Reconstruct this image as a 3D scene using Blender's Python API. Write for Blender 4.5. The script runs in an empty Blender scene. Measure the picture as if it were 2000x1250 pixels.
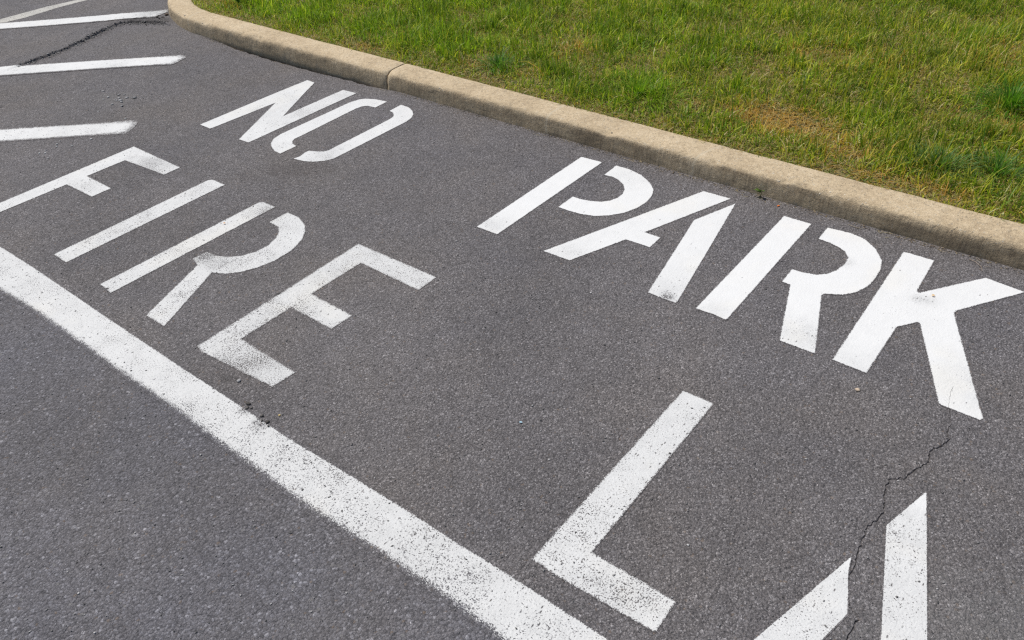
import bpy, bmesh, math, random
import numpy as np
from mathutils import Matrix, Vector
from mathutils.geometry import delaunay_2d_cdt

# ------------------------------------------------------------------ camera
S = bpy.context.scene
col = S.collection
CAM_H = 1.70
cam_d = bpy.data.cameras.new('camera')
cam = bpy.data.objects.new('camera', cam_d); col.objects.link(cam)
cam.matrix_world = Matrix(((0.7879815, -0.34863145, 0.50748524, 0.0),
                           (0.61410283, 0.5043382, -0.60705906, 0.0),
                           (-0.04430431, 0.78999942, 0.61150473, CAM_H),
                           (0, 0, 0, 1)))
cam_d.sensor_width = 36.0
cam_d.lens = 28.476
cam_d.clip_start = 0.05; cam_d.clip_end = 2000
S.camera = cam

# ------------------------------------------------------------------ sky, sun, exposure
SUN_ELEV = math.radians(61)
TO_SUN = Vector((-0.93, 0.05, 0)).normalized()
W = bpy.data.worlds.new('World'); S.world = W; W.use_nodes = True
wn = W.node_tree.nodes; wl = W.node_tree.links
sky = wn.new('ShaderNodeTexSky'); sky.sky_type = 'NISHITA'; sky.sun_disc = False
sky.sun_elevation = SUN_ELEV
sky.sun_rotation = math.atan2(TO_SUN.x, TO_SUN.y)
wl.new(sky.outputs[0], wn['Background'].inputs[0])
wn['Background'].inputs[1].default_value = 0.075
sun_d = bpy.data.lights.new('sun', 'SUN'); sun_d.energy = 3.75; sun_d.angle = math.radians(0.55)
sun_d.color = (1.0, 0.955, 0.89)
sun = bpy.data.objects.new('sun', sun_d); col.objects.link(sun)
to_sun = Vector((TO_SUN.x*math.cos(SUN_ELEV), TO_SUN.y*math.cos(SUN_ELEV), math.sin(SUN_ELEV)))
sun.rotation_euler = to_sun.to_track_quat('Z', 'Y').to_euler()
sun.location = to_sun*30
S.view_settings.view_transform = 'Standard'; S.view_settings.look = 'None'
S.view_settings.exposure = 0.0; S.view_settings.gamma = 1.0
S.render.engine = 'CYCLES'
S.cycles.use_denoising = False
S.cycles.max_bounces = 6
S.cycles.filter_width = 1.3

rng = np.random.default_rng(7)
random.seed(7)
# ------------------------------------------------------------------ plan of the markings (metres on the ground)
PLAN = {
 'N': [(-3.768, 2.073), (-3.765, 2.764), (-3.768, 2.796), (-3.699, 2.792), (-3.474, 2.378), (-3.469, 2.8), (-3.369, 2.807), (-3.37, 2.078), (-3.441, 2.073), (-3.655, 2.477), (-3.679, 2.071)],
 'O_l': [(-3.135, 2.084), (-3.178, 2.087), (-3.23, 2.109), (-3.265, 2.133), (-3.294, 2.172), (-3.308, 2.229), (-3.304, 2.695), (-3.291, 2.751), (-3.268, 2.778), (-3.213, 2.803), (-3.138, 2.813), (-3.136, 2.723), (-3.186, 2.718), (-3.206, 2.699), (-3.215, 2.659), (-3.204, 2.269), (-3.205, 2.232), (-3.192, 2.206), (-3.167, 2.187), (-3.133, 2.183)],
 'O_r': [(-3.043, 2.823), (-2.984, 2.82), (-2.933, 2.796), (-2.901, 2.767), (-2.879, 2.729), (-2.87, 2.682), (-2.872, 2.25), (-2.873, 2.192), (-2.891, 2.151), (-2.932, 2.114), (-2.974, 2.094), (-3.036, 2.084), (-3.028, 2.12), (-3.04, 2.158), (-3.038, 2.181), (-2.998, 2.197), (-2.971, 2.214), (-2.96, 2.238), (-2.963, 2.642), (-2.969, 2.686), (-2.982, 2.707), (-3.006, 2.726), (-3.038, 2.734)],
 'P_s': [(-1.907, 2.094), (-1.901, 2.837), (-1.792, 2.842), (-1.804, 2.095)],
 'P_b': [(-1.721, 2.85), (-1.655, 2.85), (-1.581, 2.832), (-1.514, 2.791), (-1.47, 2.745), (-1.45, 2.694), (-1.443, 2.638), (-1.451, 2.576), (-1.473, 2.516), (-1.515, 2.463), (-1.56, 2.428), (-1.617, 2.41), (-1.675, 2.405), (-1.725, 2.405), (-1.724, 2.51), (-1.685, 2.51), (-1.643, 2.519), (-1.601, 2.538), (-1.574, 2.567), (-1.56, 2.606), (-1.561, 2.645), (-1.573, 2.68), (-1.601, 2.716), (-1.641, 2.741), (-1.679, 2.751), (-1.718, 2.746)],
 'A1_l': [(-1.578, 2.1), (-1.289, 2.85), (-1.168, 2.853), (-1.329, 2.431), (-1.257, 2.431), (-1.257, 2.35), (-1.362, 2.346), (-1.459, 2.103)],
 'A1_r': [(-1.133, 2.828), (-1.002, 2.103), (-1.003, 2.091), (-1.05, 2.088), (-1.112, 2.091), (-1.211, 2.619)],
 'R1_s': [(-0.93, 2.101), (-0.93, 2.842), (-0.82, 2.842), (-0.817, 2.109), (-0.82, 2.1), (-0.869, 2.105), (-0.879, 2.103)],
 'R1_b': [(-0.757, 2.851), (-0.673, 2.86), (-0.611, 2.845), (-0.557, 2.801), (-0.514, 2.739), (-0.498, 2.676), (-0.495, 2.607), (-0.501, 2.547), (-0.521, 2.492), (-0.552, 2.453), (-0.608, 2.423), (-0.611, 2.41), (-0.51, 2.097), (-0.626, 2.097), (-0.723, 2.411), (-0.754, 2.413), (-0.756, 2.505), (-0.716, 2.506), (-0.672, 2.519), (-0.641, 2.547), (-0.623, 2.588), (-0.614, 2.638), (-0.619, 2.691), (-0.641, 2.722), (-0.672, 2.74), (-0.713, 2.752), (-0.756, 2.755)],
 'K': [(-0.454, 2.1), (-0.467, 2.839), (-0.361, 2.84), (-0.355, 2.622), (-0.352, 2.609), (-0.343, 2.608), (-0.184, 2.826), (-0.058, 2.809), (-0.214, 2.576), (-0.218, 2.556), (-0.213, 2.541), (-0.017, 2.091), (-0.023, 2.08), (-0.128, 2.081), (-0.135, 2.088), (-0.291, 2.438), (-0.301, 2.44), (-0.347, 2.375), (-0.349, 2.097)],
 'F': [(-3.83, 1.726), (-3.428, 1.722), (-3.429, 1.637), (-3.728, 1.617), (-3.733, 1.42), (-3.52, 1.419), (-3.522, 1.328), (-3.735, 1.324), (-3.741, 1.018), (-3.742, 0.972), (-3.825, 0.972)],
 'I': [(-3.195, 0.979), (-3.201, 1.72), (-3.186, 1.734), (-3.098, 1.734), (-3.096, 0.978)],
 'R2_s': [(-2.834, 0.971), (-2.832, 1.719), (-2.818, 1.732), (-2.741, 1.733), (-2.748, 0.967), (-2.775, 0.969), (-2.781, 0.983), (-2.793, 0.972), (-2.809, 0.974)],
 'R2_b': [(-2.656, 1.733), (-2.585, 1.732), (-2.517, 1.708), (-2.471, 1.671), (-2.431, 1.616), (-2.406, 1.545), (-2.404, 1.462), (-2.422, 1.39), (-2.455, 1.33), (-2.493, 1.292), (-2.544, 1.27), (-2.399, 0.966), (-2.508, 0.966), (-2.633, 1.269), (-2.688, 1.284), (-2.684, 1.346), (-2.633, 1.348), (-2.578, 1.371), (-2.539, 1.411), (-2.516, 1.463), (-2.514, 1.52), (-2.536, 1.578), (-2.56, 1.611), (-2.601, 1.635), (-2.656, 1.637)],
 'E': [(-2.216, 1.728), (-1.803, 1.731), (-1.802, 1.635), (-2.11, 1.641), (-2.113, 1.392), (-1.891, 1.387), (-1.895, 1.296), (-2.11, 1.298), (-2.113, 1.077), (-1.819, 1.07), (-1.826, 0.985), (-2.159, 0.96), (-2.202, 0.968)],
 'L': [(-0.773, 0.952), (-0.765, 1.707), (-0.666, 1.708), (-0.667, 1.054), (-0.432, 1.055), (-0.432, 0.96), (-0.691, 0.95)],
 'A2_r': [(-0.066, 1.72), (-0.063, 1.719), (0.157, 0.972), (0.058, 0.972), (-0.112, 1.558)],
 'A2_l': [(-0.149, 1.415), (-0.139, 1.364), (-0.119, 1.31), (-0.102, 1.257), (-0.168, 0.972), (-0.272, 0.972)],
 'line_in': [(-3.448, 0.88), (-3.177, 0.883), (-2.798, 0.879), (-2.352, 0.871), (-2.068, 0.871), (-1.827, 0.87), (-1.589, 0.866), (-1.517, 0.87), (-1.307, 0.876), (-1.111, 0.879), (-0.928, 0.877), (-0.782, 0.881), (-0.503, 0.881)],
 'line_out': [(-3.127, 0.73), (-2.893, 0.741), (-2.658, 0.741), (-2.441, 0.741), (-2.237, 0.739), (-2.054, 0.741), (-1.875, 0.737), (-1.773, 0.735), (-1.572, 0.734), (-1.339, 0.732), (-1.139, 0.74), (-0.952, 0.742), (-0.778, 0.74), (-0.698, 0.737)],
 'barA': [(-6.534, 2.325), (-5.702, 3.133), (-5.664, 3.103), (-5.632, 2.997), (-6.41, 2.267)],
 'barB': [(-5.617, 1.896), (-4.786, 2.632), (-4.756, 2.631), (-4.734, 2.618), (-4.706, 2.523), (-5.475, 1.83)],
 'barC': [(-4.645, 1.441), (-4.123, 1.891), (-4.094, 1.89), (-4.068, 1.864), (-4.031, 1.793), (-4.505, 1.375)],
 'old': [(-6.639, 2.375), (-6.63, 2.713), (-6.588, 2.941), (-6.511, 2.983), (-6.527, 2.762), (-6.506, 2.502), (-6.535, 2.326)],
 'crack': [(-0.12, 2.184), (-0.12, 2.156), (-0.115, 2.135), (-0.114, 2.112), (-0.108, 2.089), (-0.098, 2.063), (-0.086, 2.031), (-0.081, 2.009), (-0.081, 1.984), (-0.068, 1.956), (-0.071, 1.936), (-0.085, 1.9), (-0.101, 1.872), (-0.098, 1.874), (-0.087, 1.838), (-0.11, 1.788), (-0.121, 1.743), (-0.156, 1.711), (-0.148, 1.65), (-0.129, 1.595), (-0.148, 1.514), (-0.14, 1.435), (-0.132, 1.399), (-0.135, 1.36), (-0.13, 1.335), (-0.108, 1.287), (-0.08, 1.265), (-0.077, 1.237), (-0.081, 1.21), (-0.078, 1.196), (-0.108, 1.136), (-0.098, 1.046), (-0.148, 0.926)],
}

# ------------------------------------------------------------------ helpers
def vnoise(x, y, seed=0):
    """smooth value noise in 0..1 on unit lattice"""
    x = np.asarray(x, float); y = np.asarray(y, float)
    xi = np.floor(x).astype(np.int64); yi = np.floor(y).astype(np.int64)
    fx = x-xi; fy = y-yi
    fx = fx*fx*(3-2*fx); fy = fy*fy*(3-2*fy)
    def h(a, b):
        n = (a*374761393 + b*668265263 + seed*974711) & 0xffffffff
        n = ((n ^ (n >> 13))*1274126177) & 0xffffffff
        n = n ^ (n >> 16)
        return (n & 0xffff)/65535.0
    return (h(xi, yi)*(1-fx)+h(xi+1, yi)*fx)*(1-fy)+(h(xi, yi+1)*(1-fx)+h(xi+1, yi+1)*fx)*fy

def fbm(x, y, seed=0, oct=3):
    t = 0; a = .5; s = 0
    for k in range(oct):
        t = t+a*vnoise(x*2**k, y*2**k, seed+k*17); s += a; a *= .5
    return t/s

def sstep(a, b, x):
    t = np.clip((np.asarray(x, float)-a)/(b-a), 0, 1); return t*t*(3-2*t)

def tag(o, label=None, cat=None, group=None, kind=None):
    if label: o['label'] = label
    if cat: o['category'] = cat
    if group: o['group'] = group
    if kind: o['kind'] = kind
    return o

def empty(name, loc):
    o = bpy.data.objects.new(name, None); o.location = loc; o.empty_display_size = .1
    col.objects.link(o); return o

def mesh_obj(name, verts, faces, mat, parent=None, smooth=False, loc=None):
    """verts are in world metres; with loc/parent the mesh is stored relative to that origin"""
    v = np.array(verts, float).reshape(-1, 3)
    org = np.array(loc if loc is not None else ((0, 0, 0) if parent is None else parent.location))
    me = bpy.data.meshes.new(name)
    me.from_pydata((v-org).tolist(), [], [list(f) for f in faces])
    me.update()
    if smooth: me.polygons.foreach_set('use_smooth', [True]*len(me.polygons))
    if mat: me.materials.append(mat)
    o = bpy.data.objects.new(name, me); col.objects.link(o)
    if parent is not None: o.parent = parent
    else: o.location = org
    return o

def fast_mesh(name, verts, tris, mat, color=None, parent=None, loc=(0, 0, 0), smooth=False):
    """big triangle meshes straight from numpy"""
    me = bpy.data.meshes.new(name)
    v = np.asarray(verts, np.float32)-np.array(loc, np.float32)
    f = np.asarray(tris, np.int32)
    me.vertices.add(len(v)); me.vertices.foreach_set('co', v.ravel())
    me.loops.add(f.size); me.loops.foreach_set('vertex_index', f.ravel())
    me.polygons.add(len(f))
    me.polygons.foreach_set('loop_start', np.arange(0, f.size, 3, dtype=np.int32))
    me.polygons.foreach_set('loop_total', np.full(len(f), 3, np.int32))
    me.update(calc_edges=True); me.validate()
    if smooth: me.polygons.foreach_set('use_smooth', np.ones(len(f), bool))
    if color is not None:
        a = me.attributes.new('tint', 'FLOAT_COLOR', 'POINT')
        c = np.ones((len(v), 4), np.float32); c[:, :3] = color
        a.data.foreach_set('color', c.ravel())
    me.materials.append(mat)
    o = bpy.data.objects.new(name, me); col.objects.link(o)
    if parent is not None: o.parent = parent
    else: o.location = loc
    return o

# ------------------------------------------------------------------ node helpers
class NT:
    def __init__(s, mat):
        mat.use_nodes = True
        s.t = mat.node_tree; s.n = s.t.nodes; s.l = s.t.links
        s.n.clear()
        s.out = s.n.new('ShaderNodeOutputMaterial')
        s.pos = s.n.new('ShaderNodeNewGeometry').outputs['Position']
    def put(s, sock, v):
        if hasattr(v, 'node'): s.l.new(v, sock)
        elif isinstance(v, (tuple, list)) and len(v) == 3 and sock.type == 'RGBA': sock.default_value = (*v, 1)
        else: sock.default_value = v
    def math(s, op, a, b=0.0, c=None, clamp=False):
        n = s.n.new('ShaderNodeMath'); n.operation = op; n.use_clamp = clamp
        s.put(n.inputs[0], a); s.put(n.inputs[1], b)
        if c is not None: s.put(n.inputs[2], c)
        return n.outputs[0]
    def noise(s, scale, detail=3.0, rough=.55, vec=None, dist=0.0):
        n = s.n.new('ShaderNodeTexNoise')
        s.l.new(vec or s.pos, n.inputs['Vector'])
        n.inputs['Scale'].default_value = scale; n.inputs['Detail'].default_value = detail
        n.inputs['Roughness'].default_value = rough; n.inputs['Distortion'].default_value = dist
        return n.outputs[0]
    def voro(s, scale, feature='F1', vec=None):
        n = s.n.new('ShaderNodeTexVoronoi'); n.feature = feature
        s.l.new(vec or s.pos, n.inputs['Vector']); n.inputs['Scale'].default_value = scale
        return n.outputs['Distance'], (n.outputs['Color'] if feature != 'DISTANCE_TO_EDGE' else None)
    def sep(s, c):
        n = s.n.new('ShaderNodeSeparateXYZ'); s.l.new(c, n.inputs[0]); return n.outputs
    def mapv(s, scale, rot=(0, 0, 0)):
        n = s.n.new('ShaderNodeMapping'); s.l.new(s.pos, n.inputs[0])
        n.inputs['Scale'].default_value = scale; n.inputs['Rotation'].default_value = rot
        return n.outputs[0]
    def step(s, a, b, x):
        n = s.n.new('ShaderNodeMapRange'); n.interpolation_type = 'SMOOTHSTEP'
        s.put(n.inputs['Value'], x); s.put(n.inputs['From Min'], a); s.put(n.inputs['From Max'], b)
        return n.outputs[0]
    def lin(s, a, b, c, d, x):
        n = s.n.new('ShaderNodeMapRange'); s.put(n.inputs['Value'], x)
        s.put(n.inputs['From Min'], a); s.put(n.inputs['From Max'], b)
        s.put(n.inputs['To Min'], c); s.put(n.inputs['To Max'], d)
        return n.outputs[0]
    def ramp(s, x, stops, interp='LINEAR'):
        n = s.n.new('ShaderNodeValToRGB'); s.l.new(x, n.inputs[0]); e = n.color_ramp
        e.interpolation = interp
        while len(e.elements) < len(stops): e.elements.new(.5)
        for el, (p, c) in zip(e.elements, stops): el.position = p; el.color = (*c, 1)
        return n.outputs[0]
    def mix(s, f, a, b, mode='MIX'):
        n = s.n.new('ShaderNodeMix'); n.data_type = 'RGBA'; n.blend_type = mode
        s.put(n.inputs[0], f); s.put(n.inputs[6], a); s.put(n.inputs[7], b)
        return n.outputs[2]
    def attr(s, name, out='Fac'):
        n = s.n.new('ShaderNodeAttribute'); n.attribute_name = name; return n.outputs[out]
    def bump(s, h, dist, strength=1.0, normal=None):
        n = s.n.new('ShaderNodeBump'); n.inputs['Distance'].default_value = dist
        s.put(n.inputs['Strength'], strength); s.l.new(h, n.inputs['Height'])
        if normal: s.l.new(normal, n.inputs['Normal'])
        return n.outputs[0]
    def bsdf(s, color, rough=.8, normal=None, spec=.4):
        n = s.n.new('ShaderNodeBsdfPrincipled')
        s.put(n.inputs['Base Color'], color); s.put(n.inputs['Roughness'], rough)
        n.inputs['Specular IOR Level'].default_value = spec
        if normal: s.l.new(normal, n.inputs['Normal'])
        return n.outputs[0]
    def surf(s, sh): s.l.new(sh, s.out.inputs['Surface'])
    def blob(s, x, y, rx, ry, rot=0.0):
        """0..1 soft spot on the ground at (x, y)"""
        p = s.sep(s.pos); c, d = math.cos(rot), math.sin(rot)
        dx = s.math('SUBTRACT', p[0], x); dy = s.math('SUBTRACT', p[1], y)
        u = s.math('ADD', s.math('MULTIPLY', dx, c/rx), s.math('MULTIPLY', dy, d/rx))
        v = s.math('ADD', s.math('MULTIPLY', dx, -d/ry), s.math('MULTIPLY', dy, c/ry))
        r2 = s.math('ADD', s.math('MULTIPLY', u, u), s.math('MULTIPLY', v, v))
        return s.math('SUBTRACT', 1.0, r2, clamp=True)

def asphalt_nodes(t):
    """aged asphalt: aggregate of two sizes in dark binder; returns colour, bump height"""
    wob = t.n.new('ShaderNodeTexNoise'); wob.inputs['Scale'].default_value = 210; wob.inputs['Detail'].default_value = 1.0
    t.l.new(t.pos, wob.inputs['Vector'])
    wv = t.n.new('ShaderNodeVectorMath'); wv.operation = 'MULTIPLY_ADD'
    t.l.new(wob.outputs['Color'], wv.inputs[0]); wv.inputs[1].default_value = (.006, .006, .006); t.l.new(t.pos, wv.inputs[2])
    vec = wv.outputs[0]
    d1, c1 = t.voro(140.0, vec=vec); d2, c2 = t.voro(330.0, vec=vec)
    r1 = t.sep(c1); r2 = t.sep(c2)
    big = t.noise(1.3, 4, .6); mid = t.noise(11, 4, .6); fine = t.noise(420, 2, .6)
    # the lane outside the edge line is older: coarser, cooler stone
    p = t.sep(t.pos)
    lane = t.step(0.90, 0.78, p[1])
    stone = t.ramp(r1[0], [(0, (.080, .077, .076)), (.35, (.130, .124, .121)), (.72, (.162, .154, .150)),
                           (.90, (.180, .175, .176)), (.975, (.25, .245, .245)), (1, (.42, .41, .40))])
    small = t.ramp(r2[1], [(0, (.055, .052, .051)), (.40, (.120, .114, .111)), (.75, (.195, .186, .181)), (.93, (.29, .28, .275)), (1, (.50, .49, .48))])
    base = t.mix(t.lin(0, 1, .62, .36, lane), stone, small)
    # binder shows between stones
    gap = t.step(.50, .85, d1)
    base = t.mix(t.math('MULTIPLY', gap, .35), base, (.055, .052, .052))
    tint = t.ramp(t.noise(2.1, 3, .55, dist=.3), [(.3, (1.085, 1.065, 1.12)), (.5, (1.14, 1.105, 1.13)), (.72, (1.20, 1.135, 1.11))])
    base = t.mix(1.0, base, tint, 'MULTIPLY')
    base = t.mix(t.math('MULTIPLY', lane, .8), base, t.mix(1.0, base, (.90, .94, 1.02), 'MULTIPLY'))
    mott = t.math('ADD', t.lin(.25, .75, .86, 1.20, big), t.lin(.25, .75, -.10, .10, mid))
    base = t.mix(1.0, base, mott, 'MULTIPLY')
    # larger pale and dark stones worn flush with the surface
    d3, c3 = t.voro(62.0, vec=vec); r3 = t.sep(c3)
    st3 = t.math('MULTIPLY', t.step(.90, .93, r3[0]), t.step(t.lin(0, 1, .20, .42, r3[1]), t.lin(0, 1, .12, .30, r3[1]), d3))
    base = t.mix(t.math('MULTIPLY', st3, t.lin(0, 1, .35, .62, lane)), base, t.mix(r3[2], (.20, .19, .185), (.36, .355, .355)))
    dk3 = t.math('MULTIPLY', t.step(.94, .96, r3[2]), t.step(.30, .16, d3))
    base = t.mix(t.math('MULTIPLY', dk3, .7), base, (.035, .033, .032))
    # traffic film: broad worn and dusty areas
    film = t.noise(.75, 5, .62, dist=.6)
    base = t.mix(t.math('MULTIPLY', t.step(.50, .72, film), .18), base, (.185, .168, .150))
    base = t.mix(t.math('MULTIPLY', t.step(.47, .30, film), .16), base, (.070, .067, .068))
    # rare coloured grains
    warm = t.step(.985, .995, r1[2])
    base = t.mix(t.math('MULTIPLY', warm, .40), base, (.24, .17, .11))
    # stains with a shape of their own, plus painted shade in the kerb gap
    sp = t.noise(22, 4, .65)
    for (x, y, rx, ry, rot, k, c) in STAINS_SHADE:
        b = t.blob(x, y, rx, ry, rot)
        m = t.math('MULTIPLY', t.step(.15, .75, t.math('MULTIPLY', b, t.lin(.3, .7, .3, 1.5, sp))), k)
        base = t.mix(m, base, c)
    h = t.math('SUBTRACT', t.math('MULTIPLY', r1[1], .45), t.math('MULTIPLY', d1, .9))
    h = t.math('ADD', h, t.math('MULTIPLY', t.math('SUBTRACT', r2[0], d2), .30))
    h = t.math('ADD', h, t.math('MULTIPLY', fine, .35))
    return base, h

STAINS_SHADE = [(-2.93, 2.02, .22, .10, .6, .22, (.062, .048, .042)),
          (-2.20, 1.33, .035, .02, .6, .9, (.02, .018, .016)),
          (0.32, 1.30, .55, .42, .5, .25, (.22, .22, .215)),
          (-1.98, .925, .05, .022, .3, .35, (.045, .042, .04)),
          (-5.60, 2.93, .28, .085, .45, .60, (.055, .048, .043)),
          (-5.53, 2.16, .26, .045, 1.62, .22, (.07, .053, .047)), (-5.63, 2.55, .32, .06, 1.86, .22, (.07, .053, .047)),
          (-4.05, 2.935, .85, .020, 0, .9, (.02, .018, .016)),  # shade of the open gap along the kerb, painted as a dark strip
          (-4.50, 2.03, .16, .12, .2, .35, (.21, .20, .19))]

M = {}
def mat(name):
    m = bpy.data.materials.new(name); M[name] = m; return m, NT(m)

m, t = mat('asphalt')
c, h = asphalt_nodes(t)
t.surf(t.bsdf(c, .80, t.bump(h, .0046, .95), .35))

def paint_material(name, white, dirt):
    m, t = mat(name)
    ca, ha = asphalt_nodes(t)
    edge = t.attr('edge'); wear = t.attr('wear')
    pit = t.noise(250, 3, .62); low = t.noise(7.5, 4, .6); grain = t.noise(330, 2, .6)
    scratch = t.noise(60, 3, .6, vec=t.mapv((1, .28, 1), (0, 0, .7)))
    e = t.math('ADD', edge, t.math('MULTIPLY', t.math('SUBTRACT', grain, .5), 3.4))
    e = t.math('ADD', e, t.math('MULTIPLY', t.math('SUBTRACT', t.noise(45, 2), .5), 1.1))
    ecov = t.step(-.14, .14, e)
    v = t.math('ADD', pit, t.math('MULTIPLY', t.math('SUBTRACT', low, .5), .34))
    v = t.math('ADD', v, t.math('MULTIPLY', t.math('SUBTRACT', scratch, .5), .16))
    th = t.lin(0, 1, .23, .54, wear)
    wcov = t.step(t.math('SUBTRACT', th, .045), t.math('ADD', th, .045), v)
    # flakes lifted off in small elongated chips
    vd, vcol = t.voro(1.0, vec=t.mapv((150, 62, 100), (0, 0, .55)))
    vr = t.sep(vcol)
    flake = t.math('MULTIPLY', t.step(t.lin(0, .5, 1.03, .89, wear), t.lin(0, .5, 1.08, .95, wear), t.math('ADD', vr[0], t.math('MULTIPLY', t.math('SUBTRACT', low, .5), .35))), t.step(.40, .20, vd))
    cov = t.math('MULTIPLY', t.math('MULTIPLY', ecov, wcov), t.math('SUBTRACT', 1.0, t.math('MULTIPLY', flake, .92)))
    grime = t.math('MULTIPLY', t.step(.36, .74, t.math('ADD', t.math('MULTIPLY', t.noise(16, 4, .65), .6), t.math('MULTIPLY', scratch, .4))), t.lin(0, 1, .05, .60, wear))
    pc = t.mix(t.lin(0, 1, .02, .66, wear), white, dirt)
    pc = t.mix(grime, pc, dirt)
    pc = t.mix(t.math('MULTIPLY', t.step(.52, .68, t.noise(3.1, 3)), .22), pc, (.80, .76, .66))
    pb = t.bsdf(pc, .62, t.bump(ha, .0030, t.lin(0, 1, .20, .46, wear)), .35)
    ab = t.bsdf(ca, .80, t.bump(ha, .0046, .95), .35)
    mx = t.n.new('ShaderNodeMixShader')
    t.l.new(cov, mx.inputs[0]); t.l.new(ab, mx.inputs[1]); t.l.new(pb, mx.inputs[2])
    t.surf(mx.outputs[0])
    return m
paint_material('white_paint', (.84, .84, .825), (.42, .425, .42))
paint_material('old_paint', (.62, .60, .54), (.34, .33, .31))

m, t = mat('kerb_concrete')
p = t.sep(t.pos)
n1 = t.noise(5, 5, .6); n2 = t.noise(60, 4, .65); n3 = t.noise(260, 3, .6)
base = t.ramp(t.math('ADD', t.math('MULTIPLY', n1, .45), t.math('MULTIPLY', n2, .55)),
              [(.32, (.40, .305, .195)), (.50, (.60, .475, .31)), (.68, (.73, .60, .42))])
base = t.mix(1.0, base, t.lin(.3, .7, .72, 1.24, n3), 'MULTIPLY')
d, vc = t.voro(120)
r = t.sep(vc)
fleck = t.math('MULTIPLY', t.step(.84, .90, r[0]), t.step(.48, .30, d))
base = t.mix(t.math('MULTIPLY', fleck, .75), base, t.mix(r[1], (.30, .25, .19), (.66, .60, .48)))
dk = t.math('MULTIPLY', t.step(.90, .94, r[2]), t.step(.45, .25, d))
base = t.mix(t.math('MULTIPLY', dk, .6), base, (.17, .14, .10))
# formwork streaks down the road face, tyre scuffs and grime in patches
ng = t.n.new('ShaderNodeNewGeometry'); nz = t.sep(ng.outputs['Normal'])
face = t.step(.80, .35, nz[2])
streak = t.noise(1, 3, .6, vec=t.mapv((75, 75, 6)))
gr = t.noise(1, 4, .62, vec=t.mapv((3.2, 3.2, 9)))
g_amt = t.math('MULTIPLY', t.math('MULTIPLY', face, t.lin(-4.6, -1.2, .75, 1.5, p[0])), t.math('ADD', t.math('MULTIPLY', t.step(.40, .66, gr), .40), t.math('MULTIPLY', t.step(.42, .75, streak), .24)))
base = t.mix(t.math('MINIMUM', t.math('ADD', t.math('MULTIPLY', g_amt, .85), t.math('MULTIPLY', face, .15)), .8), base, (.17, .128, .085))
lich = t.step(.56, .72, t.noise(21, 5, .68))
base = t.mix(t.math('MULTIPLY', lich, .45), base, (.25, .205, .145))
scuff = t.math('MULTIPLY', t.step(.60, .70, t.noise(1, 4, .6, vec=t.mapv((4, 14, 30)))), t.step(.95, .6, nz[2]))
base = t.mix(t.math('MULTIPLY', scuff, .5), base, (.10, .085, .07))
pore = t.step(.70, .76, t.noise(110, 2, .5))
base = t.mix(t.math('MULTIPLY', pore, .6), base, (.13, .10, .07))
# pale scored lines across the top
for sx, sl in ((-2.183, 0), (-1.35, .33), (-5.16, -.1)):
    u = t.math('ABSOLUTE', t.math('SUBTRACT', t.math('ADD', p[0], t.math('MULTIPLY', t.noise(35, 2), .016)), t.math('ADD', t.math('MULTIPLY', t.math('SUBTRACT', p[1], 3.09), sl), sx+.008)))
    base = t.mix(t.math('MULTIPLY', t.step(.009, .003, u), .45), base, (.60, .53, .40))
hh = t.math('ADD', t.math('MULTIPLY', n2, .8), t.math('MULTIPLY', n3, .6))
hh = t.math('ADD', hh, t.math('MULTIPLY', t.math('MULTIPLY', streak, face), .8))
t.surf(t.bsdf(base, .88, t.bump(hh, .008, .75), .25))

m, t = mat('tinted_stone')
t.surf(t.bsdf(t.mix(1.0, t.attr('tint', 'Color'), t.lin(.3, .7, .8, 1.15, t.noise(300, 3)), 'MULTIPLY'), .75, t.bump(t.noise(500, 3), .001, .5), .3))

m, t = mat('grass_blade')
colr = t.attr('tint', 'Color')
colr = t.mix(1.0, colr, t.lin(.3, .7, .82, 1.16, t.noise(90, 2)), 'MULTIPLY')
b = t.bsdf(colr, .50, None, .30)
tr = t.n.new('ShaderNodeBsdfTranslucent'); t.l.new(t.mix(1.0, colr, (1.05, 1.15, .65), 'MULTIPLY'), tr.inputs[0])
mx = t.n.new('ShaderNodeMixShader'); mx.inputs[0].default_value = .46
t.l.new(b, mx.inputs[1]); t.l.new(tr.outputs[0], mx.inputs[2]); t.surf(mx.outputs[0])

m, t = mat('lawn_soil')
n1 = t.noise(24, 5, .65); n2 = t.noise(160, 4, .65)
base = t.ramp(t.math('ADD', t.math('MULTIPLY', n1, .5), t.math('MULTIPLY', n2, .5)),
              [(.32, (.07, .06, .025)), (.5, (.17, .14, .06)), (.68, (.32, .25, .12))])
t.surf(t.bsdf(base, .95, t.bump(n2, .01, .8), .15))

# ------------------------------------------------------------------ ground
KERB_Y = 2.945            # road face of the kerb, straight part
ARC_C = (-5.05, 4.045); ARC_R = 1.10
KW = 0.174; KH = 0.091
SEAM = [(-5.46, 1.72), (-5.52, 1.90), (-5.536, 2.056), (-5.547, 2.13), (-5.546, 2.164), (-5.564, 2.222), (-5.566, 2.298),
        (-5.596, 2.373), (-5.62, 2.461), (-5.653, 2.531), (-5.693, 2.63), (-5.728, 2.72), (-5.735, 2.80),
        (-5.68, 2.86), (-5.60, 2.90), (-5.50, 2.95), (-5.40, 2.96)]
SE = np.array(SEAM)

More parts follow.
